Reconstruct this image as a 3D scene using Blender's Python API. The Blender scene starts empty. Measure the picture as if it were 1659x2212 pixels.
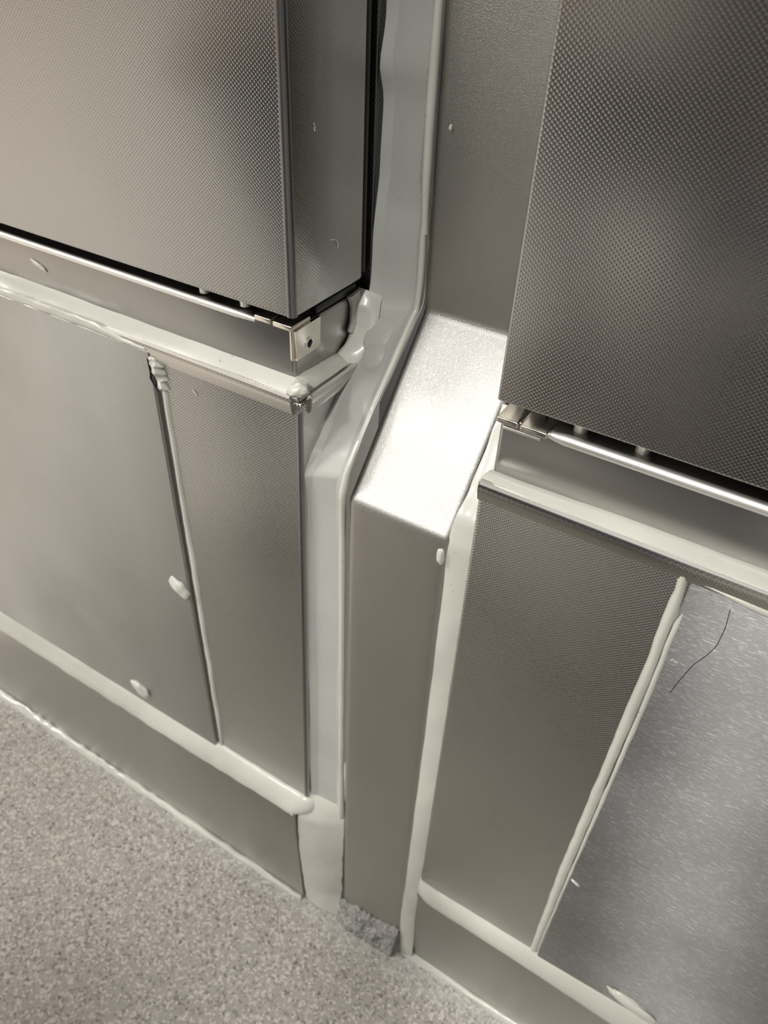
import bpy, bmesh, math, random
from mathutils import Vector, Matrix, noise
random.seed(7)
sc = bpy.context.scene
U = 0.25                                   # metres per modelling unit
ZF = 2.79                                  # floor lies 2.79 units below the lens
def W(x, y, z): return Vector((x*U, y*U, (z+ZF)*U))

# ---------------------------------------------------------------- camera
cam = bpy.data.cameras.new('camera'); co = bpy.data.objects.new('camera', cam); sc.collection.objects.link(co)
right = Vector((.85014, .52501, .04031)); down = Vector((.36058, -.52466, -.77118)); fwd = Vector((-.38373, .67014, -.63534))
m = Matrix((right, -down, -fwd)).transposed().to_4x4(); m.translation = W(0, -1, 0)
co.matrix_world = m
cam.sensor_fit = 'VERTICAL'; cam.sensor_height = 36; cam.lens = 27.016; cam.clip_start = .005; cam.clip_end = 50
cam.dof.use_dof = True; cam.dof.focus_distance = 1.38*U; cam.dof.aperture_fstop = 14.0
sc.camera = co
# ---------------------------------------------------------------- light
wd = bpy.data.worlds.new('world'); sc.world = wd; wd.use_nodes = True
bg = wd.node_tree.nodes['Background']; bg.inputs[0].default_value = (1, 1, 1, 1); bg.inputs[1].default_value = .5
LAMPS = [  # x, y, width, depth, watts : ceiling fittings (metres)
    (-1.15, -1.62, .45, .45, 13),
    (0.03, -1.85, .14, .8, 24),
    (-2.65, -1.55, .5, .9, 42),
    (-1.15, 1.1, .6, .6, 30),
]
CEIL = 2.35
sc.view_settings.view_transform = 'Standard'; sc.view_settings.look = 'None'
sc.view_settings.gamma = 1; sc.view_settings.use_curve_mapping = False
sc.view_settings.exposure = 0.9

# ---------------------------------------------------------------- materials
ROT = 0.25
def new_mat(name):
    mt = bpy.data.materials.new(name); mt.use_nodes = True
    nt = mt.node_tree; b = nt.nodes['Principled BSDF']
    return mt, nt, b
def nd(nt, t, **k):
    n = nt.nodes.new(t)
    for a, v in k.items(): setattr(n, a, v)
    return n
def math_n(nt, op, a, b=None, clamp=False):
    n = nd(nt, 'ShaderNodeMath', operation=op); n.use_clamp = clamp
    for i, v in enumerate((a, b)):
        if v is None: continue
        if isinstance(v, (int, float)): n.inputs[i].default_value = v
        else: nt.links.new(v, n.inputs[i])
    return n.outputs[0]
def coords(nt, scale=(1, 1, 1)):
    tc = nd(nt, 'ShaderNodeTexCoord'); mp = nd(nt, 'ShaderNodeMapping')
    mp.inputs['Scale'].default_value = scale
    nt.links.new(tc.outputs['Object'], mp.inputs[0]); return mp.outputs[0]
def noise_n(nt, vec, scale, detail=3, rough=.5):
    n = nd(nt, 'ShaderNodeTexNoise'); n.inputs['Scale'].default_value = scale
    n.inputs['Detail'].default_value = detail; n.inputs['Roughness'].default_value = rough
    nt.links.new(vec, n.inputs['Vector']); return n.outputs[0]
def ramp(nt, fac, stops):
    r = nd(nt, 'ShaderNodeValToRGB'); e = r.color_ramp.elements
    while len(e) < len(stops): e.new(.5)
    for el, (p, c) in zip(e, stops): el.position = p; el.color = (*c, 1) if len(c) == 3 else c
    nt.links.new(fac, r.inputs[0]); return r.outputs[0]
def bump(nt, b, h, strength, dist, prev=None):
    n = nd(nt, 'ShaderNodeBump'); n.inputs['Strength'].default_value = strength; n.inputs['Distance'].default_value = dist
    nt.links.new(h, n.inputs['Height'])
    if prev: nt.links.new(prev, n.inputs['Normal'])
    nt.links.new(n.outputs[0], b.inputs['Normal']); return n.outputs[0]
def maprange(nt, v, a, b_, c, d):
    n = nd(nt, 'ShaderNodeMapRange'); nt.links.new(v, n.inputs[0])
    for i, x in enumerate((a, b_, c, d)): n.inputs[i+1].default_value = x
    return n.outputs[0]

def embossed(name, col, rough, px=.00095, pz=.00085, strength=.5, dotc=.38):
    mt, nt, b = new_mat(name)
    b.inputs['Metallic'].default_value = 1
    tc = nd(nt, 'ShaderNodeTexCoord'); sp = nd(nt, 'ShaderNodeSeparateXYZ'); nt.links.new(tc.outputs['Object'], sp.inputs[0])
    u = math_n(nt, 'ADD', sp.outputs[0], sp.outputs[1])
    cu = math_n(nt, 'COSINE', math_n(nt, 'MULTIPLY', u, 2*math.pi/px/2*1.0))
    cv = math_n(nt, 'COSINE', math_n(nt, 'MULTIPLY', sp.outputs[2], 2*math.pi/pz/2*1.0))
    h = math_n(nt, 'MAXIMUM', math_n(nt, 'MULTIPLY', cu, cv), 0.0)
    h = math_n(nt, 'POWER', h, 1.3)
    vec = coords(nt)
    big = noise_n(nt, vec, 9, 3)
    nt.links.new(maprange(nt, big, .3, .7, rough-.03, rough+.05), b.inputs['Roughness'])
    tone = ramp(nt, noise_n(nt, vec, 5, 2), [(.3, tuple(c*.93 for c in col)), (.7, col)])
    crown_glint = nd(nt, 'ShaderNodeMix', data_type='RGBA'); nt.links.new(math_n(nt, 'MULTIPLY', h, dotc), crown_glint.inputs[0])   # pale crown glints painted into the base colour so dots survive denoising
    nt.links.new(tone, crown_glint.inputs[6]); crown_glint.inputs[7].default_value = (.95, .93, .9, 1)
    nt.links.new(crown_glint.outputs[2], b.inputs['Base Color'])
    bump(nt, b, h, strength, .00035)
    return mt
def steel(name, col, rough, brush=(3, 60, 900), bs=.12, aniso=0.0, arot=0.0, swirl=0.0, streak=0.0, tangent='Z'):
    mt, nt, b = new_mat(name)
    b.inputs['Metallic'].default_value = 1
    vb = coords(nt, brush)
    fine = noise_n(nt, vb, 1, 3, .55)
    vec = coords(nt)
    big = noise_n(nt, vec, 12, 3)
    nt.links.new(maprange(nt, big, .3, .7, rough-.04, rough+.05), b.inputs['Roughness'])
    c = ramp(nt, noise_n(nt, coords(nt, (14, 14, 5)), 1, 3), [(.3, tuple(x*.93 for x in col)), (.7, tuple(min(1, x*1.03) for x in col))])
    if streak:
        mx = nd(nt, 'ShaderNodeMix', data_type='RGBA'); nt.links.new(math_n(nt, 'MULTIPLY', maprange(nt, fine, .56, .74, 0, 1), streak, clamp=True), mx.inputs[0])
        nt.links.new(c, mx.inputs[6]); mx.inputs[7].default_value = (.97, .96, .95, 1); c = mx.outputs[2]
    nt.links.new(c, b.inputs['Base Color'])
    p = bump(nt, b, fine, bs, .0002)
    if swirl:
        w = nd(nt, 'ShaderNodeTexVoronoi', feature='DISTANCE_TO_EDGE'); w.inputs['Scale'].default_value = 700
        dis = nd(nt, 'ShaderNodeVectorMath', operation='ADD'); sw = nd(nt, 'ShaderNodeTexNoise'); sw.inputs['Scale'].default_value = 2600; sw.inputs['Detail'].default_value = 2
        nt.links.new(vec, sw.inputs['Vector'])
        nt.links.new(sw.outputs[0], math_n(nt, 'ADD', sw.outputs[0], 0).node.inputs[0])
        bump(nt, b, sw.outputs[0], swirl, .0003, p)
    if aniso:
        b.inputs['Anisotropic'].default_value = aniso; b.inputs['Anisotropic Rotation'].default_value = arot
        t = nd(nt, 'ShaderNodeTangent', direction_type='RADIAL', axis=tangent); nt.links.new(t.outputs[0], b.inputs['Tangent'])
    return mt
def sealant_mat(name='white_sealant', ca=(.60, .60, .55), cb=(.69, .69, .63)):
    mt, nt, b = new_mat(name)
    vec = coords(nt)
    c = ramp(nt, noise_n(nt, vec, 14, 3), [(.35, ca), (.65, cb)])
    sp = noise_n(nt, vec, 420, 2)
    mx = nd(nt, 'ShaderNodeMix', data_type='RGBA'); nt.links.new(ramp(nt, sp, [(.24, (1, 1, 1)), (.27, (0, 0, 0))]), mx.inputs[0])
    nt.links.new(c, mx.inputs[6]); mx.inputs[7].default_value = (.36, .35, .33, 1)
    nt.links.new(mx.outputs[2], b.inputs['Base Color'])
    b.inputs['Roughness'].default_value = .38
    b.inputs['Subsurface Weight'].default_value = .12; b.inputs['Subsurface Radius'].default_value = (.004, .004, .0035); b.inputs['Subsurface Scale'].default_value = .6
    b.inputs['Coat Weight'].default_value = .5; b.inputs['Coat Roughness'].default_value = .14
    bump(nt, b, noise_n(nt, coords(nt, (1, 1, .35)), 160, 2), .18, .0012)
    return mt
def plain(name, col, rough, metal=0, bs=0, scale=200):
    mt, nt, b = new_mat(name); b.inputs['Roughness'].default_value = rough; b.inputs['Metallic'].default_value = metal
    n = noise_n(nt, coords(nt), scale, 3)
    nt.links.new(ramp(nt, n, [(.3, tuple(x*.85 for x in col)), (.7, col)]), b.inputs['Base Color'])
    if bs: bump(nt, b, n, bs, .0006)
    return mt
def floor_mat():
    mt, nt, b = new_mat('speckled_resin_floor')
    vec = coords(nt)
    base = ramp(nt, noise_n(nt, vec, 6, 3), [(.3, (.40, .385, .355)), (.7, (.46, .43, .395))])
    v1 = nd(nt, 'ShaderNodeTexVoronoi'); v1.inputs['Scale'].default_value = 520; v1.inputs['Randomness'].default_value = 1
    nt.links.new(vec, v1.inputs['Vector'])
    cr = nd(nt, 'ShaderNodeSeparateColor'); nt.links.new(v1.outputs['Color'], cr.inputs[0])
    grain = ramp(nt, cr.outputs[0], [(.0, (.15, .135, .12)), (.12, (.24, .215, .195)), (.2, (.385, .355, .32)), (.72, (.45, .42, .38)), (.82, (.70, .655, .60)), (1, (.78, .74, .69))])
    mx = nd(nt, 'ShaderNodeMix', data_type='RGBA'); mx.inputs[0].default_value = .62
    nt.links.new(base, mx.inputs[6]); nt.links.new(grain, mx.inputs[7])
    v2 = nd(nt, 'ShaderNodeTexVoronoi'); v2.inputs['Scale'].default_value = 230; nt.links.new(vec, v2.inputs['Vector'])
    c2 = nd(nt, 'ShaderNodeSeparateColor'); nt.links.new(v2.outputs['Color'], c2.inputs[0])
    dark = math_n(nt, 'MULTIPLY', math_n(nt, 'GREATER_THAN', c2.outputs[1], .86), math_n(nt, 'LESS_THAN', v2.outputs['Distance'], .33))
    mx2 = nd(nt, 'ShaderNodeMix', data_type='RGBA'); nt.links.new(math_n(nt, 'MULTIPLY', dark, .6), mx2.inputs[0])
    nt.links.new(mx.outputs[2], mx2.inputs[6]); mx2.inputs[7].default_value = (.10, .085, .07, 1)
    # pale grinding dust along the foot of the units
    sp = nd(nt, 'ShaderNodeSeparateXYZ'); nt.links.new(vec, sp.inputs[0])
    edge = maprange(nt, math_n(nt, 'ADD', sp.outputs[1], math_n(nt, 'MULTIPLY', noise_n(nt, vec, 60, 4), .02)), -.020, .012, 0, 1)
    dust = math_n(nt, 'MULTIPLY', edge, maprange(nt, noise_n(nt, vec, 350, 3), .4, .6, .15, .9), clamp=True)
    mx3 = nd(nt, 'ShaderNodeMix', data_type='RGBA'); nt.links.new(dust, mx3.inputs[0])
    nt.links.new(mx2.outputs[2], mx3.inputs[6]); mx3.inputs[7].default_value = (.60, .60, .60, 1)
    nt.links.new(mx3.outputs[2], b.inputs['Base Color'])
    b.inputs['Roughness'].default_value = .55
    bump(nt, b, v1.outputs['Distance'], .35, .0006)
    return mt
M_EMB = embossed('embossed_steel', (.49, .483, .460), .25)
M_DOOR = embossed('embossed_door_steel', (.44, .432, .42), .20, strength=.25, dotc=.16)
M_LIP = embossed('embossed_lip_steel', (.55, .53, .50), .26, px=.0012, pz=.0009, strength=.10)
M_FOLD = steel('bent_corner_steel', (.27, .27, .29), .33, brush=(60, 60, 60), bs=.02)
M_CARC = embossed('shaded_embossed_steel', (.16, .16, .17), .35, px=.0012, pz=.0012, strength=.2, dotc=.1)  # embossed steel with the recess shadow put into a darker base colour
M_PLAIN = steel('fine_brushed_steel', (.40, .392, .375), .36, brush=(300, 300, 1400), bs=.12, aniso=.9, arot=ROT, streak=.12)
M_BRUSH = steel('line_brushed_steel', (.33, .326, .322), .36, brush=(300, 300, 2500), bs=.45, aniso=1.0, arot=ROT, streak=.5)
M_RAIL = steel('satin_rail_steel', (.41, .40, .385), .29, brush=(40, 40, 200), bs=.04)
M_COVER = steel('hand_sanded_steel', (.52, .505, .475), .42, brush=(350, 350, 120), bs=.16, swirl=.6)
M_SHOULDER = steel('sanded_shoulder_steel', (.46, .45, .435), .45, brush=(2200, 700, 700), bs=.3, swirl=.35, streak=.5)
M_SKIRT = steel('dull_skirting_steel', (.47, .465, .44), .34, brush=(60, 60, 90), bs=.10)
M_POL = steel('polished_steel', (.93, .92, .90), .46, brush=(60, 60, 60), bs=.02)
M_BRK = steel('nickel_bracket', (.80, .75, .66), .24, brush=(300, 300, 300), bs=.08)
M_SEAL = sealant_mat()
M_SEAL2 = sealant_mat('greyish_translucent_sealant', (.47, .48, .455), (.54, .55, .52))
M_BLACK = plain('black_rubber', (.012, .012, .013), .35)
M_VOID = plain('near_black', (.008, .008, .008), .7)  # near-black colour, standing in for shade where it fills gaps and the hole
M_PLAST = plain('grey_plastic', (.10, .10, .10), .5)
M_MORTAR = plain('grey_mortar', (.43, .42, .41), .75, bs=1.0, scale=520)
M_MORTAR.node_tree.nodes['Color Ramp'].color_ramp.elements[0].color = (.22, .215, .21, 1); M_MORTAR.node_tree.nodes['Color Ramp'].color_ramp.elements[0].position = .38; M_MORTAR.node_tree.nodes['Color Ramp'].color_ramp.elements[1].position = .62
M_STAIN = plain('brown_residue', (.36, .28, .16), .5, scale=300)
M_WALL = plain('painted_wall', (.36, .36, .35), .7, scale=4)
M_WARM = plain('warm_glow_wall', (.42, .31, .21), .7, scale=4)  # unseen wall, tinted warm to mirror a glow in the left door
M_CEIL = plain('white_ceiling', (.55, .55, .54), .8, scale=4)
M_FLOOR = floor_mat()

# ---------------------------------------------------------------- helpers
def link(o): sc.collection.objects.link(o); return o
def tag(o, label, cat, group=None):
    o['label'] = label; o['category'] = cat
    if group: o['group'] = group
    return o
def thing(name, loc, label, cat, group=None):
    o = bpy.data.objects.new(name, None); o.location = loc; o.empty_display_size = .02; link(o)
    return tag(o, label, cat, group)
def mesh_obj(name, verts, faces, mat, parent=None, smooth=True, origin=None):
    """parent: an Empty or a mesh placed without rotation; vertices are given in world space"""
    base = Vector((0, 0, 0))
    if parent is not None:
        p = parent
        while p is not None: base = base + p.location; p = p.parent
        loc = Vector((0, 0, 0))
    else:
        loc = Vector(origin) if origin is not None else sum((Vector(v) for v in verts), Vector())/len(verts)
        base = loc
    me = bpy.data.meshes.new(name); me.from_pydata([tuple(Vector(v)-base) for v in verts], [], faces); me.update()
    bm = bmesh.new(); bm.from_mesh(me); bmesh.ops.recalc_face_normals(bm, faces=bm.faces); bm.to_mesh(me); bm.free()
    o = bpy.data.objects.new(name, me); o.location = loc
    if parent is not None: o.parent = parent
    me.materials.append(mat)
    if smooth:
        for pl in me.polygons: pl.use_smooth = True
        me.set_sharp_from_angle(angle=math.radians(38))
    return link(o)
def box_geo(x0, x1, y0, y1, z0, z1, bev=0, seg=3, shear=None):
    bm = bmesh.new(); bmesh.ops.create_cube(bm, size=1)
    c0 = W(x0, y0, z0); c1 = W(x1, y1, z1)
    for v in bm.verts:
        v.co = Vector([a+(b-a)*(t+.5) for a, b, t in zip(c0, c1, v.co)])
    if bev: bmesh.ops.bevel(bm, geom=list(bm.edges), offset=bev*U, segments=seg, affect='EDGES', profile=.5)
    vs = [v.co.copy() for v in bm.verts]
    if shear: vs = [shear(v) for v in vs]
    bm.verts.index_update(); fs = [[v.index for v in f.verts] for f in bm.faces]; bm.free()
    return vs, fs
def box(name, x0, x1, y0, y1, z0, z1, mat, parent=None, bev=.003, shear=None):
    vs, fs = box_geo(x0, x1, y0, y1, z0, z1, bev, 3, shear)
    return mesh_obj(name, vs, fs, mat, parent)
def resample(pts, n):
    pts = [Vector(p) for p in pts]; d = [0]
    for a, b in zip(pts, pts[1:]): d.append(d[-1]+(b-a).length)
    out = []; j = 0
    for i in range(n):
        t = d[-1]*i/(n-1)
        while j < len(pts)-2 and d[j+1] < t: j += 1
        f = (t-d[j])/max(1e-9, d[j+1]-d[j]); out.append(pts[j].lerp(pts[j+1], min(1, max(0, f))))
    return out
def smooth_pts(p, k=1):
    for _ in range(k): p = [p[0]]+[(p[i-1]+p[i]*2+p[i+1])/4 for i in range(1, len(p)-1)]+[p[-1]]
    return p
def ribbon(name, A, B, mat=None, parent=None, bulge=.01, n=80, m=10, hint=(0, -1, .2), thick=.012, wob=.002, prof=None, sm=1, taper=(0, 0), freq=7):
    """squeezed strip of sealant laid between two edge lines (modelling units)"""
    A = smooth_pts(resample(A, n), sm); B = smooth_pts(resample(B, n), sm); hint = Vector(hint)
    prof = prof or (lambda t: math.sin(math.pi*t)**.7)
    rows = []; back = []
    for i in range(n):
        T = (A[min(n-1, i+1)]-A[max(0, i-1)]+B[min(n-1, i+1)]-B[max(0, i-1)]); X = B[i]-A[i]
        N = T.cross(X).normalized()
        if N.dot(hint) < 0: N = -N
        s = i/(n-1); e = 1
        if taper[0]: e *= min(1, (s/taper[0]))**.5 if s < taper[0] else 1
        if taper[1]: e *= min(1, ((1-s)/taper[1]))**.5 if 1-s < taper[1] else 1
        wa = noise.noise(A[i]*freq*3+Vector((5, 0, 0)))*wob; wb = noise.noise(B[i]*freq*3+Vector((0, 9, 0)))*wob
        row = []
        for j in range(m+1):
            t = j/m; p = A[i].lerp(B[i], t) + X.normalized()*(wa*(1-t)+wb*t)
            h = prof(t)*bulge*e + (noise.noise(p*freq)*wob*1.2 + noise.noise(p*freq*4)*wob*.35)*math.sin(math.pi*t)
            row.append(p + N*h)
        rows.append(row); back.append([A[i]-N*thick, B[i]-N*thick])
    vs = [W(*p) for r in rows for p in r]; nb = len(vs)
    vs += [W(*p) for r in back for p in r]
    fs = []
    for i in range(n-1):
        for j in range(m):
            a = i*(m+1)+j; fs.append([a, a+1, a+m+2, a+m+1])
        fs.append([i*(m+1), (i+1)*(m+1), nb+2*(i+1), nb+2*i])
        fs.append([i*(m+1)+m, nb+2*i+1, nb+2*i+3, (i+1)*(m+1)+m])
        fs.append([nb+2*i, nb+2*i+2, nb+2*i+3, nb+2*i+1])
    fs.append([j for j in range(m+1)]+[nb+1, nb]); k = (n-1)*(m+1)
    fs.append([nb+2*(n-1), nb+2*(n-1)+1]+[k+m-j for j in range(m+1)])
    return mesh_obj(name, vs, fs, mat or M_SEAL, parent)
def tube(name, pts, rad, mat, parent=None, seg=10, n=None, closed=True, wob=0):
    P = resample(pts, n) if n else [Vector(p) for p in pts]
    vs = []; fs = []; up0 = None
    for i, p in enumerate(P):
        T = (P[min(len(P)-1, i+1)]-P[max(0, i-1)]).normalized()
        a = T.orthogonal().normalized() if up0 is None else (up0 - T*up0.dot(T)).normalized()
        up0 = a; b = T.cross(a)
        s = i/(len(P)-1); r = rad(s) if callable(rad) else rad
        r *= 1+wob*noise.noise(p*9)
        for k in range(seg):
            q = 2*math.pi*k/seg; vs.append(W(*(p+(a*math.cos(q)+b*math.sin(q))*r)))
    for i in range(len(P)-1):
        for k in range(seg): fs.append([i*seg+k, i*seg+(k+1) % seg, (i+1)*seg+(k+1) % seg, (i+1)*seg+k])
    fs.append(list(range(seg))); fs.append([(len(P)-1)*seg+k for k in range(seg)][::-1])
    return mesh_obj(name, vs, fs, mat, parent)
def extrude(name, prof, p0, p1, out, mat, parent=None, n=2):
    """closed profile (out, up) swept from p0 to p1 (units)"""
    p0 = Vector(p0); p1 = Vector(p1); out = Vector(out); up = Vector((0, 0, 1)); vs = []; k = len(prof)
    for i in range(n):
        c = p0.lerp(p1, i/(n-1)); vs += [W(*(c+out*a+up*b)) for a, b in prof]
    fs = [[i*k+j, i*k+(j+1) % k, (i+1)*k+(j+1) % k, (i+1)*k+j] for i in range(n-1) for j in range(k)]
    fs += [list(range(k))[::-1], [(n-1)*k+j for j in range(k)]]
    return mesh_obj(name, vs, fs, mat, parent)
def blob(name, c, a, b, h, ang, label, seed, parent=None, group=None):
    """thick dab pressed on the front plane: long axis a, short axis b, turned by ang"""
    bm = bmesh.new(); bmesh.ops.create_uvsphere(bm, u_segments=28, v_segments=16, radius=1); vs = []
    ca, sa = math.cos(ang), math.sin(ang)
    for v in bm.verts:
        p = v.co.copy(); k = 1+.22*noise.noise(p*1.6+Vector((seed, 0, 0)))+.08*noise.noise(p*4+Vector((seed, 3, 0)))
        x, y, z = p.x*a*k, p.y*h*k, p.z*b*k*(1+.25*p.x)
        vs.append(W(c[0]+x*ca-z*sa, c[1]+y, c[2]+x*sa+z*ca))
    bm.verts.index_update(); fs = [[v.index for v in f.verts] for f in bm.faces]; bm.free()
    o = mesh_obj(name, vs, fs, M_SEAL, parent, origin=W(*c))
    return tag(o, label, 'sealant', group)

# ---------------------------------------------------------------- structure
def struct(o): o['kind'] = 'structure'; return o
struct(mesh_obj('floor', [(-3.6, -3.4, 0), (3.2, -3.4, 0), (3.2, 2.2, 0), (-3.6, 2.2, 0), (-3.6, -3.4, -.05), (3.2, -3.4, -.05), (3.2, 2.2, -.05), (-3.6, 2.2, -.05)],
       [[0, 1, 2, 3], [4, 7, 6, 5], [0, 4, 5, 1], [1, 5, 6, 2], [2, 6, 7, 3], [3, 7, 4, 0]], M_FLOOR, origin=(0, 0, 0)))
def slab(name, lo, hi, mat):
    a, b = Vector(lo), Vector(hi); vs = [(x, y, z) for x in (a.x, b.x) for y in (a.y, b.y) for z in (a.z, b.z)]
    return struct(mesh_obj(name, vs, [[0, 1, 3, 2], [4, 6, 7, 5], [0, 4, 5, 1], [2, 3, 7, 6], [0, 2, 6, 4], [1, 5, 7, 3]], mat, smooth=False))
slab('ceiling', (-3.6, -3.4, CEIL), (3.2, 2.2, CEIL+.05), M_CEIL)
slab('wall_front', (-3.6, -3.45, 0), (3.2, -3.4, CEIL), M_WALL)
slab('wall_left', (-3.65, -3.4, 0), (-3.6, 2.2, CEIL), M_WARM)
slab('wall_right', (3.2, -3.4, 0), (3.25, 2.2, CEIL), M_WALL)
slab('wall_back', (-3.6, 2.2, 0), (3.2, 2.25, CEIL), M_WALL)
me_, nt_, b_ = new_mat('lamp_diffuser')
b_.inputs['Emission Color'].default_value = (1, .96, .88, 1); b_.inputs['Emission Strength'].default_value = 6
for i, (x, y, w, d, P) in enumerate(LAMPS):
    t = thing('ceiling_light', (x, y, CEIL), ('square ceiling light fitting outside the picture, nearest in front of the units', 'long narrow ceiling light fitting outside the picture', 'ceiling light fitting outside the picture, farthest left by the warm wall', 'square ceiling light fitting outside the picture, above the back of the units')[i], 'lamp', 'ceiling light fittings')
    z = CEIL
    vs = [(x+sx*w/2, y+sy*d/2, z-h) for h in (.001, .03) for sx in (-1, 1) for sy in (-1, 1)]
    mesh_obj('housing', [(x+sx*(w/2+.02), y+sy*(d/2+.02), z-h) for h in (.0, .02) for sx in (-1, 1) for sy in (-1, 1)],
             [[0, 1, 3, 2], [4, 6, 7, 5], [0, 4, 5, 1], [2, 3, 7, 6], [0, 2, 6, 4], [1, 5, 7, 3]], M_CEIL, t, smooth=False)
    L = bpy.data.lights.new('lamp', 'AREA'); L.shape = 'RECTANGLE'; L.size = w; L.size_y = d; L.energy = P; L.color = (1, .985, .94)
    lo = bpy.data.objects.new('lamp', L); lo.location = (0, 0, -.032); lo.parent = t; link(lo)

# skirtings (steel kick plates)
struct(box('baseboard_left', -2.9, -.815, -.045, -.012, -2.79, -2.255, M_SKIRT, shear=lambda v: Vector((v.x + (.006*(1-v.z/.134) if v.x > -.3 else 0), v.y, v.z))))
struct(box('baseboard_right', -.392, 1.5, .002, .03, -2.79, -2.34, M_SKIRT))

# ---------------------------------------------------------------- left unit
LX = -.777
lt = thing('counter_unit', W(-1.8, .2, -2.79), 'stainless steel counter unit left of the boxed pipe cover', 'counter')
sh = lambda v: Vector((v.x - (.0168*U)*((-.758+ZF)*U - v.z)/U if v.x > -.3 else v.x, v.y, v.z))
embl = box('embossed_panel', -2.9, -.765, .0, .30, -2.28, -.775, M_EMB, lt, bev=.007, shear=sh)
embl['label'] = 'dimple-embossed steel lower panel wrapping the corner'
pl_ = box('access_panel', -2.9, -1.150, -.0125, .004, -2.26, -.778, M_PLAIN, lt, bev=.003)
pl_['label'] = 'smooth brushed steel plate screwed over the lower front'
lip = [(-.02, .0), (.0, .006), (.008, .004), (.012, -.004), (.011, -.014), (.006, -.034), (.002, -.037), (-.02, -.037)]
extrude('folded_lip', lip, (-2.9, 0, -.766), (-.783, 0, -.766), (0, -1, 0), M_LIP, lt)
extrude('folded_lip', lip, (-.765, .020, -.766), (-.765, .178, -.766), (1, 0, 0), M_LIP, lt)
tube('lip_highlight', [(-2.9, -.0085, -.7625), (-.785, -.0085, -.7625)], .0034, M_POL, lt, n=60, seg=8)  # pale tube added to draw the highlight along the lip
tube('lip_highlight', [(-.7565, .022, -.7625), (-.7565, .176, -.7625)], .0034, M_POL, lt, n=20, seg=8)
# rail
box('rail', -2.9, -.800, .030, .262, -.80, -.644, M_RAIL, lt, bev=.008)
tube('rolled_edge', [(-2.9, .033, -.6495), (-.897, .033, -.6495), (-.891, .034, -.650)], lambda s: .0078 if s < .999 else .005, M_POL, lt, n=40, seg=14)['label'] = 'bright rolled top edge of the rail'
box('gap_shade', -2.88, -.815, .075, .262, -.66, -.55, M_VOID, lt, bev=0)  # solid near-black block painting in the shade under the door
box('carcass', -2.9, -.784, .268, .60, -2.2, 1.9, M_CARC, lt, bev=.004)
tube('gasket', [(-.800, .246, 1.8), (-.800, .246, -.60)], .013, M_BLACK, lt, n=30)
box('gasket_channel', -2.88, -.800, .226, .269, -.618, 1.9, M_BLACK, lt, bev=.002)
tube('gasket', [(-.800, .246, -.608), (-.800, .05, -.608)], .008, M_BLACK, lt, n=8)
box('side_trim', -.815, -.7985, .10, .235, -.638, -.622, M_BLACK, lt, bev=.002)
for x in (-1.035, -.9327): tube('spacer_pin', [(x, .055, -.64), (x, .055, -.598)], .011, M_POL, lt, seg=16)
door = box('door', -2.9, -.777, .0, .226, -.607, 1.9, M_DOOR, lt, bev=.009)
door['label'] = 'dimple-embossed steel door folded round the corner'
tube('corner_fold', [(-.7855, .0085, 1.88), (-.7855, .0085, -.604)], .0098, M_FOLD, lt, n=40, seg=16)
tube('corner_fold', [(-.7735, .0065, -.795), (-.7975, .0065, -2.19)], .0080, M_FOLD, lt, n=40, seg=16)
# corner bracket
br = thing('x', (0, 0, 0), 'x', 'x'); bpy.data.objects.remove(br)
vs, fs = [], []
def plate_side(x, t, pts):      # plate in the YZ plane
    v = [W(x, y, z) for y, z in pts]+[W(x+t, y, z) for y, z in pts]; k = len(pts)
    return v, [list(range(k)), [k+i for i in range(k)][::-1]]+[[i, (i+1) % k, k+(i+1) % k, k+i] for i in range(k)]
v, f = plate_side(-.800, .006, [(.027, -.645), (.107, -.643), (.104, -.700), (.099, -.7036), (.030, -.7047)])
brk = mesh_obj('corner_bracket', v, f, M_BRK, lt, smooth=False)
def disc(name, c, r, t, mat, parent, seg=24, inner=0):
    v = []; fs = []
    if inner:
        for rr, xx in ((r, 0), (r, t), (inner, t), (inner, 0)):
            v += [W(c[0]+xx, c[1]+rr*math.cos(2*math.pi*k/seg), c[2]+rr*math.sin(2*math.pi*k/seg)) for k in range(seg)]
        for q in range(4):
            fs += [[q*seg+k, q*seg+(k+1) % seg, ((q+1) % 4)*seg+(k+1) % seg, ((q+1) % 4)*seg+k] for k in range(seg)]
    else:
        for xx in (0, t): v += [W(c[0]+xx, c[1]+r*math.cos(2*math.pi*k/seg), c[2]+r*math.sin(2*math.pi*k/seg)) for k in range(seg)]
        fs = [list(range(seg))[::-1], [seg+k for k in range(seg)]]+[[k, (k+1) % seg, seg+(k+1) % seg, seg+k] for k in range(seg)]
    return mesh_obj(name, v, fs, mat, parent)
disc('screw_hole', (-.7945, .0677, -.683), .0085, .0012, M_VOID, brk)
disc('hole_rim', (-.7945, .0677, -.683), .0115, .003, M_POL, brk, inner=.0085)
def tab(x0, x1, y0, z, parent):
    return box('bracket_tab', x0, x1, y0, y0+.06, z, z+.0105, M_BRK, parent, bev=.0025)
tab(-.886, -.848, .022, -.644, brk); tab(-.843, -.799, .022, -.645, brk)
box('bracket_flange', -.806, -.7985, .0235, .030, -.7047, -.640, M_BRK, brk, bev=.002)

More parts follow.
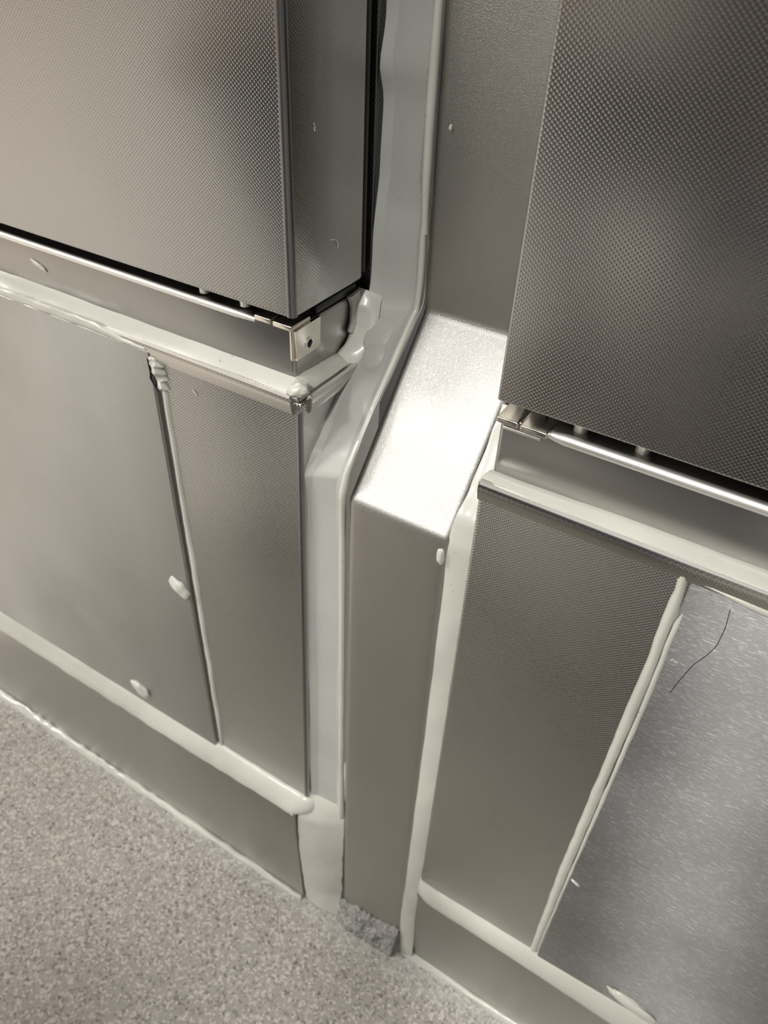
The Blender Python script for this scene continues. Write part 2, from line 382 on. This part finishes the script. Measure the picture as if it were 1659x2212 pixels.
# ---------------------------------------------------------------- pipe cover between the units
PX0, PX1 = -.662, -.425
def cover():
    path = []                            # (y, z, normal)
    def arc(cy, cz, r, a0, a1, n, flip=1):
        for i in range(n+1):
            a = math.radians(a0+(a1-a0)*i/n); path.append((cy+r*math.cos(a), cz+r*math.sin(a), (flip*math.cos(a), flip*math.sin(a))))
    for z in [-2.70, -2.3, -1.9, -1.5, -1.2]: path.append((0, z, (-1, 0)))
    # slope 48 deg: z = -.954 + 1.11 y
    r = .030; arc(r, -.954-.0135, r, 180, 132, 8)
    arc(.262-.03, -.669+.03-.0, .03, -48, 0, 6, -1)
    y = path[-1][0]
    for z, yy in ((-.5, .258), (-.3, .252), (-.1, .250), (.4, .250), (1.9, .250)): path.append((yy, z, (-1, 0)))
    r = .022; cs = [(PX0, .16), (PX0, r)]+[(PX0+r-r*math.cos(math.radians(a)), r-r*math.sin(math.radians(a))) for a in range(15, 90, 15)]
    cs += [(PX0+r+(PX1-PX0-2*r)*i/10, 0) for i in range(11)]
    cs += [(PX1-r+r*math.sin(math.radians(a)), r-r*math.cos(math.radians(a))) for a in range(15, 90, 15)]+[(PX1, r), (PX1, .16)]
    # densify
    vs = []; k = len(cs); lines = []
    dens = []
    for a, b in zip(path, path[1:]):
        L = math.hypot(b[0]-a[0], b[1]-a[1]); n = max(1, int(L/.03)) if L < .6 else 12
        for i in range(n):
            t = i/n; nn = (a[2][0]*(1-t)+b[2][0]*t, a[2][1]*(1-t)+b[2][1]*t); q = math.hypot(*nn)
            dens.append((a[0]*(1-t)+b[0]*t, a[1]*(1-t)+b[1]*t, (nn[0]/q, nn[1]/q)))
    dens.append(path[-1])
    for (y, z, n) in dens:
        for (x, d) in cs:
            w = .0012*noise.noise(Vector((x*6, y*6, z*6)))
            vs.append(W(x, y-n[0]*(d+w), z-n[1]*(d+w)))
    idx = [i for i in range(len(dens))]
    def part(i0, i1, name, par):
        sub = vs[i0*k:(i1+1)*k]; fs = [[i*k+j, i*k+j+1, (i+1)*k+j+1, (i+1)*k+j] for i in range(i1-i0) for j in range(k-1)]
        return sub, fs
    return dens, vs, k
dens, cv, ck = cover()
ct = thing('pipe_cover', W(-.54, .1, -2.79), 'boxed stainless steel pipe cover with bright sloped shoulder between the two counter units', 'pipe cover')
def cover_part(name, i0, i1, mat, label):
    sub = cv[i0*ck:(i1+1)*ck]
    fs = [[i*ck+j, i*ck+j+1, (i+1)*ck+j+1, (i+1)*ck+j] for i in range(i1-i0) for j in range(ck-1)]
    mesh_obj(name, sub, fs, mat, ct)['label'] = label
ia = min(i for i, d in enumerate(dens) if d[2][1] > .18); ib = max(i for i, d in enumerate(dens) if d[2][1] > .30)
cover_part('lower_casing', 0, ia, M_COVER, 'dull grey upright lower length')
cover_part('sloped_shoulder', ia, ib, M_SHOULDER, 'bright swirl-sanded sloping shoulder')
cover_part('upper_casing', ib, len(dens)-1, M_COVER, 'dark upright upper length set back in the recess')

# ---------------------------------------------------------------- right unit
RX = -.386
rt = thing('counter_unit', W(.4, .2, -2.79), 'stainless steel counter unit right of the boxed pipe cover', 'counter')
box('embossed_panel', RX, 1.5, .0, .30, -2.36, -.800, M_EMB, rt, bev=.008)['label'] = 'dimple-embossed steel lower panel'
box('access_panel', -.014, 1.5, -.006, .004, -2.36, -.822, M_BRUSH, rt, bev=.003)['label'] = 'line-brushed smooth steel plate over the lower front'
extrude('folded_lip', lip, (RX+.002, 0, -.792), (1.5, 0, -.792), (0, -1, 0), M_LIP, rt)
tube('lip_highlight', [(RX+.004, -.0085, -.7885), (1.5, -.0085, -.7885)], .0034, M_POL, rt, n=60, seg=8)  # highlight line of the right lip, added as a pale tube
box('rail', -.378, 1.5, .030, .30, -.83, -.672, M_RAIL, rt, bev=.008)
tube('rolled_edge', [(-.297, .036, -.680), (-.290, .034, -.6785), (1.5, .034, -.6785)], lambda s: .010 if s > .002 else .006, M_POL, rt, n=60, seg=14)['label'] = 'bright rolled top edge of the rail'
box('gap_shade', -.36, 1.45, .10, .30, -.70, -.58, M_VOID, rt, bev=0)  # block coloured near-black for the shade in the right gap
box('carcass', -.375, 1.5, .24, .60, -2.3, 1.9, M_RAIL, rt, bev=.004)
for x in (-.2537, -.1515): tube('spacer_pin', [(x, .066, -.685), (x, .066, -.62)], .012, M_POL, rt, seg=16)
for x0, x1 in ((-.345, -.315), (-.312, -.275)): box('hinge_block', x0, x1, .075, .099, -.682, -.632, M_PLAST, rt, bev=.002)
box('door', -.378, 1.5, .0, .05, -.628, 1.9, M_DOOR, rt, bev=.004)['label'] = 'dimple-embossed steel door with a straight folded edge'
b2 = mesh_obj('corner_bracket', *box_geo(-.376, -.285, .034, .050, -.682, -.676, .001), M_BRK, rt)
tab(-.381, -.343, .018, -.6785, b2); tab(-.339, -.292, .018, -.680, b2)
box('bracket_slot', -.372, -.305, .0285, .0305, -.694, -.689, M_POL, b2, bev=.001)

# ---------------------------------------------------------------- sealant
def S(name, label, *a, **k): return tag(ribbon(name, *a, **k), label, 'sealant')
S('sealant_bead', 'long white bead under the left rail, smeared toward its left end', [(-2.9, .030, -.738), (-1.08, .030, -.742), (-.9, .03, -.742), (-.80, .030, -.742)],
  [(-2.9, -.004, -.760), (-1.06, -.004, -.762), (-.9, -.004, -.763), (-.772, -.004, -.763)], bulge=.002, n=160, hint=(0, -1, 1), wob=.002, prof=lambda t: math.sin(math.pi*t))
S('sealant_bead', 'short bead with a brown stain on the side of the left unit', [(-.800, .028, -.742), (-.800, .10, -.744), (-.800, .17, -.748)],
  [(-.766, .006, -.763), (-.764, .10, -.763), (-.764, .172, -.763)], bulge=.003, n=60, hint=(1, 0, 1), wob=.005)
S('sealant_bead', 'ragged bead along the top of the left smooth plate', [(-2.9, -.012, -.764), (-1.62, -.012, -.760), (-1.45, -.012, -.758), (-1.30, -.012, -.757), (-1.25, -.012, -.764), (-1.16, -.012, -.772)],
  [(-2.9, -.013, -.780), (-1.63, -.013, -.777), (-1.45, -.013, -.777), (-1.32, -.013, -.777), (-1.25, -.013, -.778), (-1.155, -.013, -.779)], bulge=.004, n=220, wob=.003, taper=(0, .05), freq=14)
S('sealant_bead', 'thin upright bead at the right edge of the left smooth plate', [(-1.1400, .0, -.845), (-1.1400, .0, -1.13), (-1.1415, .0, -1.39), (-1.1407, .0, -1.70), (-1.1399, .0, -2.02), (-1.1380, .0, -2.20)],
  [(-1.1235, .0, -.845), (-1.1225, .0, -1.13), (-1.1205, .0, -1.38), (-1.1230, .0, -1.69), (-1.1215, .0, -2.01), (-1.128, .0, -2.20)], bulge=.006, n=160, wob=.0015)
o = S('sealant_lump', 'messy torn lump where the two left beads meet', [(-1.170, -.004, -.772), (-1.158, -.006, -.80), (-1.150, -.006, -.83), (-1.142, -.004, -.87)],
  [(-1.135, -.002, -.785), (-1.122, -.002, -.81), (-1.120, -.002, -.84), (-1.124, -.002, -.875)], bulge=.008, n=50, m=16, wob=.012, freq=30, taper=(.2, .2))
tube('tear', [(-1.156, -.013, -.795), (-1.150, -.014, -.825), (-1.153, -.014, -.84), (-1.143, -.014, -.858), (-1.137, -.013, -.868)], lambda s: .0022*math.sin(math.pi*min(.98, max(.05, s)))+.0006, M_VOID, o, n=20, seg=6)
S('sealant_bead', 'thick white bead on top of the left skirting', [(-2.9, .0, -2.188), (-1.25, .0, -2.186), (-.80, .0, -2.186), (-.765, .006, -2.195), (-.752, .012, -2.215)],
  [(-2.9, -.046, -2.250), (-1.22, -.046, -2.262), (-.86, -.046, -2.252), (-.822, -.046, -2.250), (-.790, -.030, -2.245), (-.765, -.006, -2.240)], bulge=.012, n=200, m=14, hint=(0, -1, 1), wob=.003, taper=(0, .02))
S('sealant_bead', 'white bead where the left skirting meets the floor', [(-2.9, -.046, -2.775), (-2.3, -.046, -2.768), (-1.4, -.046, -2.772), (-.905, -.046, -2.776), (-.80, -.046, -2.777)],
  [(-2.9, -.07, -2.789), (-2.3, -.072, -2.789), (-1.4, -.066, -2.789), (-.9, -.062, -2.789), (-.795, -.060, -2.789)], bulge=.006, n=200, hint=(0, -1, 1), wob=.006, taper=(0, .01), freq=9)
# gap strip left of the cover : front, sloped and rising lengths as one thing
gs = thing('gap_sealant', W(-.72, .05, -2.3), 'wide white sealant strip filling the gap left of the pipe cover, rising past the door', 'sealant')
conc = lambda t: -.9*math.sin(math.pi*t)**1.2 + (.45 if t > .84 else 0)*math.sin(math.pi*(t-.84)/.16)
As = [(-.786, .012, -2.245), (-.7845, .012, -2.14), (-.7865, .012, -1.94), (-.781, .012, -1.806), (-.779, .012, -1.66), (-.780, .012, -1.45), (-.784, .012, -1.32), (-.783, .012, -1.235), (-.781, .012, -1.117), (-.785, .012, -1.047), (-.783, .010, -.997),
      (-.777, .0034, -.9477), (-.777, .0323, -.9043), (-.777, .0604, -.8813), (-.777, .0855, -.8465), (-.777, .1187, -.8128), (-.777, .1519, -.7854), (-.777, .1737, -.7707), (-.777, .1984, -.731), (-.777, .2315, -.693), (-.777, .2437, -.6566), (-.777, .2558, -.6237), (-.777, .2589, -.5563), (-.777, .2575, -.5266), (-.777, .2704, -.4487), (-.777, .2765, -.4188), (-.777, .2747, -.3936), (-.777, .2806, -.3023), (-.777, .2789, -.2797), (-.777, .2600, -.2482), (-.777, .2751, -.1922), (-.777, .2803, -.1841), (-.777, .2777, -.1519), (-.777, .279, .1), (-.777, .279, 1.5)]
Bs = [(-.668, .012, -2.33), (-.672, .012, -2.04), (-.672, .012, -1.69), (-.672, .012, -1.39), (-.673, .012, -1.07), (-.672, .012, -1.0), (-.668, .006, -.95),
      (-.660, .004, -.905), (-.660, .0320, -.8658), (-.660, .0580, -.832), (-.660, .0870, -.8014), (-.660, .1290, -.7622), (-.660, .1580, -.7369), (-.660, .2150, -.6829), (-.660, .2380, -.6632), (-.660, .268, -.6442), (-.660, .2700, -.6052), (-.660, .2638, -.5311), (-.660, .266, -.491), (-.660, .2640, -.4511), (-.660, .2500, -.4214), (-.660, .2512, -.3855), (-.660, .2498, -.3267), (-.660, .2493, -.239), (-.660, .2530, -.1402), (-.660, .253, .1), (-.660, .253, 1.5)]
def resample_z(pts, zs):
    out = []; pts = sorted([Vector(p) for p in pts], key=lambda v: v.z)
    for z in zs:
        j = 0
        while j < len(pts)-2 and pts[j+1].z < z: j += 1
        a, b = pts[j], pts[j+1]; t = (z-a.z)/max(1e-9, b.z-a.z); out.append(a.lerp(b, min(1, max(0, t))))
    return out
def zlist(a, knee0, knee1, b, n1, n2, n3):
    return [a+(knee0-a)*i/n1 for i in range(n1)]+[knee0+(knee1-knee0)*i/n2 for i in range(n2)]+[knee1+(b-knee1)*i/n3 for i in range(n3+1)]
def strip(name, A, B, nA, nB, prof, bulge, parent, wob=.002, thick=.006, m=18):
    A = resample_z(A, nA); B = resample_z(B, nB); A = smooth_pts(A, 1); B = smooth_pts(B, 1); n = len(A); rows = []; back = []
    for i in range(n):
        T = A[min(n-1, i+2)]-A[max(0, i-2)]+B[min(n-1, i+2)]-B[max(0, i-2)]; X = B[i]-A[i]; N = T.cross(X).normalized()
        if N.dot(Vector((0, -1, .3))) < 0: N = -N
        rows.append([A[i].lerp(B[i], j/m)+N*(prof(j/m)*bulge+math.sin(math.pi*j/m)*wob*(1.4*noise.noise(A[i].lerp(B[i], j/m)*5)+.5*noise.noise(A[i].lerp(B[i], j/m)*17))) for j in range(m+1)])
        back.append([A[i]-N*thick, B[i]-N*thick])
    vs = [W(*p) for r in rows for p in r]; nb = len(vs); vs += [W(*p) for r in back for p in r]; fs = []
    for i in range(n-1):
        for j in range(m):
            a = i*(m+1)+j; fs.append([a, a+1, a+m+2, a+m+1])
        fs.append([i*(m+1), (i+1)*(m+1), nb+2*(i+1), nb+2*i]); fs.append([i*(m+1)+m, nb+2*i+1, nb+2*i+3, (i+1)*(m+1)+m]); fs.append([nb+2*i, nb+2*i+2, nb+2*i+3, nb+2*i+1])
    fs.append(list(range(m+1))+[nb+1, nb]); k = (n-1)*(m+1); fs.append([nb+2*(n-1), nb+2*(n-1)+1]+[k+m-j for j in range(m+1)])
    return mesh_obj(name, vs, fs, M_SEAL2, parent)
zA = zlist(-2.245, -.97, -.66, 1.5, 90, 50, 120); zB = zlist(-2.33, -.93, -.645, 1.5, 90, 50, 120)
strip('strip', As, Bs, zA, zB, conc, .012, gs)
# raised ridge along the cover's edge
rid = [(-.672, .010, -2.20), (-.673, .010, -2.0), (-.674, .010, -1.5), (-.674, .008, -1.1), (-.673, .004, -1.0), (-.669, .0, -.945), (-.666, .012, -.895), (-.666, .045, -.855), (-.666, .095, -.80), (-.666, .155, -.745), (-.667, .205, -.695), (-.668, .228, -.672), (-.667, .252, -.648), (-.666, .256, -.60), (-.665, .254, -.54), (-.665, .252, -.49)]
tube('edge_ridge', rid, lambda s: .009*(1-.3*s), M_SEAL, gs, n=160, seg=10, wob=.35)
rid2 = [(-.664, .255, -.50), (-.664, .248, -.42), (-.664, .244, -.3), (-.664, .246, -.14), (-.664, .246, .4), (-.664, .246, 1.4)]
tube('edge_ridge', rid2, .008, M_SEAL, gs, n=120, seg=10, wob=.3)
# pressed dabs on the strip
def pat(name, c, r, hh, N, label=None):
    N = Vector(N).normalized(); a = Vector((1, 0, 0)); a = (a-N*a.dot(N)).normalized(); b = N.cross(a); c = Vector(c)-N*.0115; vs = [W(*(Vector(c)+N*hh))]; fs = []; R_ = 8; S_ = 32
    for i in range(1, R_+1):
        for k in range(S_):
            q = 2*math.pi*k/S_; rr = r*i/R_*(1+.12*noise.noise(Vector((math.cos(q), math.sin(q), c[2]*9))))
            vs.append(W(*(Vector(c)+a*rr*math.cos(q)+b*rr*1.05*math.sin(q)+N*(hh*math.cos(math.pi/2*(i/R_))-.0015*(i == R_)))))
    for k in range(S_): fs.append([0, 1+k, 1+(k+1) % S_])
    for i in range(R_-1):
        for k in range(S_): fs.append([1+i*S_+k, 1+(i+1)*S_+k, 1+(i+1)*S_+(k+1) % S_, 1+i*S_+(k+1) % S_])
    return mesh_obj(name, vs, fs, M_SEAL2, gs)
sl = (0, -.74, .67)
pat('pressed_dab', (-.722, .205, -.700), .040, .0045, sl); pat('pressed_dab', (-.715, .178, -.727), .030, .004, sl); pat('pressed_dab', (-.712, .118, -.792), .011, .0015, sl)
# smear between the rail side and the strip
S('sealant_smear', 'uneven smear filling the corner behind the small bracket', [(-.797, .165, -.752), (-.797, .205, -.73), (-.797, .222, -.70), (-.797, .224, -.66), (-.797, .245, -.635)],
  [(-.757, .165, -.775), (-.745, .192, -.742), (-.742, .215, -.71), (-.742, .235, -.68), (-.75, .258, -.645)], bulge=.004, n=60, m=16, hint=(1, -1, .5), wob=.006, freq=9, thick=.02)
blob('sealant_dab', (-.780, .012, -.752), .024, .014, .020, .3, 'smeared dab on the corner where the front and side beads of the left unit meet', 8)
S('sealant_flap', 'grey translucent tongue of dried sealant hanging beside the rail end', [(-.793, .202, -.640), (-.792, .212, -.665), (-.792, .210, -.69), (-.790, .200, -.712), (-.790, .203, -.716)],
  [(-.786, .232, -.632), (-.786, .234, -.66), (-.786, .232, -.68), (-.786, .222, -.70), (-.788, .214, -.714)], bulge=.004, n=40, m=8, hint=(1, -1, .3), wob=.004, freq=20, thick=.006, mat=M_SEAL2)
# apron
ap_n = 60
S('sealant_apron', 'smooth sealant apron closing the bottom of the left gap down to the floor', [(-.800, .014, -2.18), (-.806, -.034, -2.262), (-.802, -.040, -2.45), (-.789, -.040, -2.70), (-.781, -.040, -2.785)],
  [(-.662, .016, -2.16), (-.662, .010, -2.25), (-.662, .006, -2.45), (-.662, .0, -2.70), (-.658, -.030, -2.785)], bulge=.009, n=ap_n, m=16, hint=(0, -1, .1), wob=.003, thick=.03, taper=(.4, 0), prof=lambda t: math.sin(math.pi*t))
# right gap strip
S('gap_sealant', 'narrow white sealant strip filling the gap right of the pipe cover down to the floor', [(-.428, .165, -.735), (-.428, .143, -.765), (-.428, .105, -.815), (-.428, .062, -.868), (-.430, .02, -.905), (-.437, .008, -.965), (-.4445, .008, -1.005), (-.4375, .008, -1.05), (-.436, .008, -1.10), (-.437, .008, -1.256), (-.4375, .008, -1.386), (-.4356, .008, -1.53), (-.437, .008, -1.67), (-.441, .008, -1.90), (-.439, .008, -2.276), (-.439, .006, -2.49), (-.431, .002, -2.66), (-.412, -.012, -2.785)],
  [(-.380, .165, -.735), (-.380, .143, -.765), (-.380, .105, -.815), (-.380, .062, -.868), (-.382, .02, -.905), (-.384, .006, -.965), (-.385, .006, -1.005), (-.385, .006, -1.05), (-.385, .006, -1.10), (-.385, .006, -1.256), (-.3855, .006, -1.386), (-.3850, .006, -1.53), (-.385, .006, -1.67), (-.385, .006, -1.90), (-.385, .004, -2.276), (-.385, .0, -2.49), (-.378, .0, -2.66), (-.372, -.008, -2.785)],
  bulge=.004, n=260, m=10, wob=.0025, sm=1, thick=.006)
blob('sealant_dab', (-.443, .002, -1.0), .022, .008, .008, math.radians(95), 'lumpy dab stuck on the upper right edge of the pipe cover', 3)
S('sealant_bead', 'thick white bead under the right rail', [(-.380, .030, -.783), (-.30, .030, -.783), (-.14, .030, -.778), (1.5, .030, -.776)],
  [(-.388, -.002, -.791), (-.30, -.004, -.787), (-.13, -.004, -.787), (1.5, -.004, -.787)], bulge=.004, n=140, hint=(0, -1, 1), wob=.001, prof=lambda t: math.sin(math.pi*t))
S('sealant_bead', 'thin bead along the top of the right brushed plate', [(-.045, -.002, -.815), (.03, -.002, -.817), (.10, -.002, -.816), (.5, -.002, -.814), (1.5, -.002, -.814)],
  [(-.045, -.004, -.822), (.03, -.006, -.825), (.10, -.006, -.832), (.5, -.006, -.835), (1.5, -.006, -.835)], bulge=.004, n=120, wob=.003)
S('sealant_bead', 'upright bead beside the left edge of the right brushed plate', [(-.036, .0, -.820), (-.031, .0, -.856), (-.0338, .0, -.884), (-.0343, .0, -.93), (-.0325, .0, -1.0), (-.0318, .0, -1.085), (-.034, .0, -1.126), (-.037, .0, -1.44), (-.0415, .0, -1.81), (-.037, .0, -2.25)],
  [(-.018, .0, -.820), (-.0150, .0, -.863), (-.0135, .0, -.894), (-.0150, .0, -.923), (-.0135, .0, -.984), (-.0115, .0, -1.0675), (-.012, .0, -1.107), (-.0155, .0, -1.418), (-.0185, .0, -1.782), (-.0185, .0, -2.25)], bulge=.009, n=220, wob=.0015, m=12)
S('sealant_bead', 'slim second ridge hugging the plate edge on the right unit', [(-.0150, -.002, -.885), (-.0125, -.003, -1.1), (-.0145, -.003, -1.42), (-.018, -.003, -1.85), (-.019, -.003, -2.24)],
  [(-.006, -.006, -.885), (-.002, -.006, -1.1), (-.0055, -.006, -1.42), (-.0115, -.006, -1.85), (-.0155, -.006, -2.24)], bulge=.004, n=160, wob=.0012, m=8, taper=(.04, .02))
S('sealant_bead', 'thick white bead on top of the right skirting', [(-.386, .0, -2.255), (-.34, .0, -2.26), (-.03, .0, -2.255), (.23, .0, -2.235), (1.5, .0, -2.23)],
  [(-.390, .0, -2.345), (-.34, .0, -2.365), (-.008, .0, -2.370), (.23, .0, -2.385), (1.5, .0, -2.385)], bulge=.022, n=160, m=14, wob=.002, taper=(.02, 0))
S('sealant_bead', 'thin bead where the right skirting meets the floor', [(-.395, .002, -2.768), (-.2, .002, -2.776), (0, .002, -2.776), (1.5, .002, -2.776)],
  [(-.405, -.018, -2.789), (-.2, -.010, -2.789), (0, -.012, -2.789), (1.5, -.012, -2.789)], bulge=.004, n=120, hint=(0, -1, 1), wob=.004)
blob('sealant_blob', (-1.182, -.016, -1.482), .038, .022, .013, math.radians(-38), 'upper white blob on the left smooth plate near its right edge', 1, group=None)
blob('sealant_blob', (-1.460, -.016, -2.118), .042, .024, .014, math.radians(-25), 'lower white blob on the left smooth plate touching the skirting bead', 5)
blob('sealant_blob', (.240, -.012, -2.195), .070, .020, .012, math.radians(-14), 'flat elongated white blob at the foot of the right brushed plate', 9)
st = ribbon('stain', [(-.789, .030, -.7455), (-.789, .055, -.748), (-.789, .082, -.7475)], [(-.780, .022, -.751), (-.780, .055, -.753), (-.780, .084, -.751)], mat=M_STAIN, bulge=.002, n=30, m=6, hint=(1, 0, 1), wob=.003, freq=30, thick=.003,
           parent=[o for o in sc.objects if o.get('label', '').startswith('short bead')][0])
# mortar under the cover
def mortar():
    A = [(-.664, -.004, -2.715), (-.60, -.004, -2.700), (-.52, -.004, -2.690), (-.432, -.004, -2.660)]
    B = [(-.655, -.044, -2.788), (-.60, -.050, -2.788), (-.52, -.050, -2.788), (-.432, -.044, -2.788)]
    return ribbon('mortar_fillet', A, B, mat=M_MORTAR, bulge=.006, n=90, m=24, hint=(0, -1, .5), wob=.016, freq=24, thick=.02, taper=(.15, .15))
tag(mortar(), 'rough grey mortar fillet at the foot of the pipe cover', 'mortar')

# ---------------------------------------------------------------- lint and crumbs
def fibre(label, pts, r=.0011): return tag(tube('lint_fibre', pts, r, M_SEAL, n=14, seg=6), label, 'lint')
fibre('curled white fibre on the side of the left door', [(-.776, .118, -.497), (-.776, .128, -.500), (-.776, .135, -.506), (-.776, .138, -.517)])
fibre('tiny straight fibre on the left embossed panel below the lip', [(-1.0452, -.002, -.838), (-1.040, -.003, -.843), (-1.0365, -.002, -.850)])
fibre('tiny squiggle of lint on the right brushed plate', [(.004, -.008, -.998), (.007, -.009, -.992), (.010, -.008, -.997), (.014, -.009, -.995), (.016, -.008, -1.0)])
fibre('faint fibre high on the side of the left door', [(-.776, .070, -.300), (-.776, .073, -.305), (-.776, .072, -.312)], .0009)
blob('sealant_crumb', (.0035, -.008, -1.806), .012, .0035, .004, math.radians(-25), 'small white crumb on the right brushed plate beside the upright bead', 2)
blob('sealant_crumb', (-.6254, .247, -.3138), .0028, .005, .003, 0, 'tiny white crumb on the upper back of the pipe cover', 4)
blob('sealant_crumb', (-1.505, .028, -.692), .026, .005, .004, math.radians(-22), 'thin white smear crumb on the left rail', 6)

# ---------------------------------------------------------------- the photographer (outside the frame, seen only as a reflection)
M_JEANS = plain('blue_denim', (.05, .09, .22), .85, bs=.2, scale=500)
M_JACKET = plain('dark_jacket', (.03, .028, .030), .8, bs=.2, scale=90)
M_SKIN = plain('skin', (.50, .31, .22), .5)
M_HAIR = plain('dark_hair', (.03, .02, .015), .6)
M_SHOE = plain('black_shoe', (.02, .02, .02), .5)
def skin_mesh(name, nodes, edges, mat, parent, root=0, sub=2):
    """nodes: (x, y, z, radius) in metres, world space"""
    base = parent.location
    me = bpy.data.meshes.new(name); me.from_pydata([(a-base.x, b-base.y, c-base.z) for a, b, c, r in nodes], edges, [])
    o = bpy.data.objects.new(name, me); o.parent = parent; link(o); me.materials.append(mat)
    sk = o.modifiers.new('skin', 'SKIN'); sk.use_smooth_shade = True
    for i, v in enumerate(me.skin_vertices[0].data):
        q = nodes[i][3]; v.radius = (q, q); v.use_root = (i == root)
    s2 = o.modifiers.new('sub', 'SUBSURF'); s2.levels = sub; s2.render_levels = sub
    return o
px, py = -.25, -.85
per = thing('person', (px, py, 0), 'squatting person in dark jacket and blue jeans taking the picture, outside the frame', 'person')
body = [(px, py, .30, .19), (px-.01, py+.05, .48, .18), (px-.02, py+.10, .66, .185), (px-.03, py+.15, .80, .14), (px-.03, py+.18, .89, .055),
        (px-.20, py+.13, .78, .06), (px+.16, py+.13, .78, .06), (px-.27, py+.22, .56, .045), (px+.22, py+.22, .56, .045),
        (px-.20, py+.42, .55, .033), (px+.17, py+.42, .55, .033)]
skin_mesh('body', body, [(0, 1), (1, 2), (2, 3), (3, 4), (3, 5), (3, 6), (5, 7), (6, 8), (7, 9), (8, 10)], M_JACKET, per)
legs = [(px, py-.02, .24, .13), (px-.10, py, .24, .10), (px+.10, py, .24, .10), (px-.20, py+.22, .38, .095), (px+.20, py+.22, .38, .095), (px-.22, py+.40, .48, .075), (px+.21, py+.40, .48, .075),
        (px-.20, py+.33, .28, .055), (px+.19, py+.33, .28, .055), (px-.20, py+.26, .09, .042), (px+.19, py+.26, .09, .042)]
skin_mesh('jeans', legs, [(0, 1), (0, 2), (1, 3), (2, 4), (3, 5), (4, 6), (5, 7), (6, 8), (7, 9), (8, 10)], M_JEANS, per)
for s_ in (-.20, .19):
    skin_mesh('shoe', [(px+s_, py+.20, .045, .040), (px+s_, py+.32, .045, .045), (px+s_, py+.44, .035, .034)], [(0, 1), (1, 2)], M_SHOE, per)
    sg = -1 if s_ < 0 else 1; hx, hy, hz = px+sg*.185, py+.43, .555
    hn = [(hx, hy, hz, .026), (hx-sg*.01, hy+.05, hz-.01, .034)]; he = [(0, 1)]
    for k in range(4):
        b0 = len(hn); dx = -.027+.018*k; ln = (.028, .032, .031, .024)[k]
        hn += [(hx-sg*.01+dx, hy+.085, hz-.012, .0095), (hx-sg*.01+dx, hy+.085+ln, hz-.022, .0088), (hx-sg*.01+dx, hy+.085+ln*1.6, hz-.048, .0078)]; he += [(1, b0), (b0, b0+1), (b0+1, b0+2)]
    b0 = len(hn); hn += [(hx-sg*.045, hy+.03, hz-.012, .011), (hx-sg*.058, hy+.062, hz-.025, .009)]; he += [(0, b0), (b0, b0+1)]
    skin_mesh('hand', hn, he, M_SKIN, per)
bm = bmesh.new(); bmesh.ops.create_uvsphere(bm, u_segments=32, v_segments=24, radius=1); hv = []
hc = Vector((px-.03, py+.25, 1.01))
for v in bm.verts:
    p = v.co; x, y, z = p.x*.076, p.y*.092, p.z*.115
    if z < 0: x *= 1+.9*z/.115*.3; y *= 1+.2*z/.115
    if p.y > .8 and abs(p.x) < .22 and -.35 < p.z < .12: y += .020*(1-abs(p.x)/.22)
    if p.y > .6 and .05 < p.z < .25 and .2 < abs(p.x) < .55: y -= .008
    hv.append(hc+Vector((x, y, z)))
bm.verts.index_update(); hf = [[v.index for v in f.verts] for f in bm.faces]; bm.free()
head = mesh_obj('head', hv, hf, M_SKIN, per)
bm = bmesh.new(); bmesh.ops.create_uvsphere(bm, u_segments=32, v_segments=24, radius=1)
cut = [v for v in bm.verts if v.co.z < -.25 or (v.co.y > .35 and v.co.z < .45)]; bmesh.ops.delete(bm, geom=cut, context='VERTS')
hv = [hc+Vector((v.co.x*.084, v.co.y*.100-.004, v.co.z*.124+.002)) for v in bm.verts]; bm.verts.index_update(); hf = [[v.index for v in f.verts] for f in bm.faces]; bm.free()
mesh_obj('hair', hv, hf, M_HAIR, head)
for s_ in (-1, 1):
    for nm, c, r, mt in (('eye', (s_*.030, .082, .012), (.012, .010, .008), plain('eye_white', (.8, .8, .78), .3)), ('ear', (s_*.076, -.005, -.005), (.010, .020, .030), M_SKIN)):
        bm = bmesh.new(); bmesh.ops.create_uvsphere(bm, u_segments=14, v_segments=10, radius=1)
        hv = [hc+Vector(c)+Vector((v.co.x*r[0], v.co.y*r[1], v.co.z*r[2])) for v in bm.verts]; bm.verts.index_update(); hf = [[v.index for v in f.verts] for f in bm.faces]; bm.free()
        mesh_obj(nm, hv, hf, mt, head)
bm = bmesh.new(); bmesh.ops.create_uvsphere(bm, u_segments=14, v_segments=10, radius=1)
hv = [hc+Vector((v.co.x*.024, .080+v.co.y*.008, -.056+v.co.z*.007)) for v in bm.verts]; bm.verts.index_update(); hf = [[v.index for v in f.verts] for f in bm.faces]; bm.free()
mesh_obj('mouth', hv, hf, plain('lips', (.40, .18, .15), .5), head)

tag(tube('hair', [(.0533, -.0070, -.8444), (.0583, -.0070, -.885), (.0581, -.0070, -.9277), (.050, -.0070, -.958), (.0385, -.0070, -.9869), (.0290, -.0070, -1.035), (.0234, -.0070, -1.072)], .0006, M_VOID, n=30, seg=6),
    'fine dark curved hair on the upper part of the right brushed plate', 'hair')
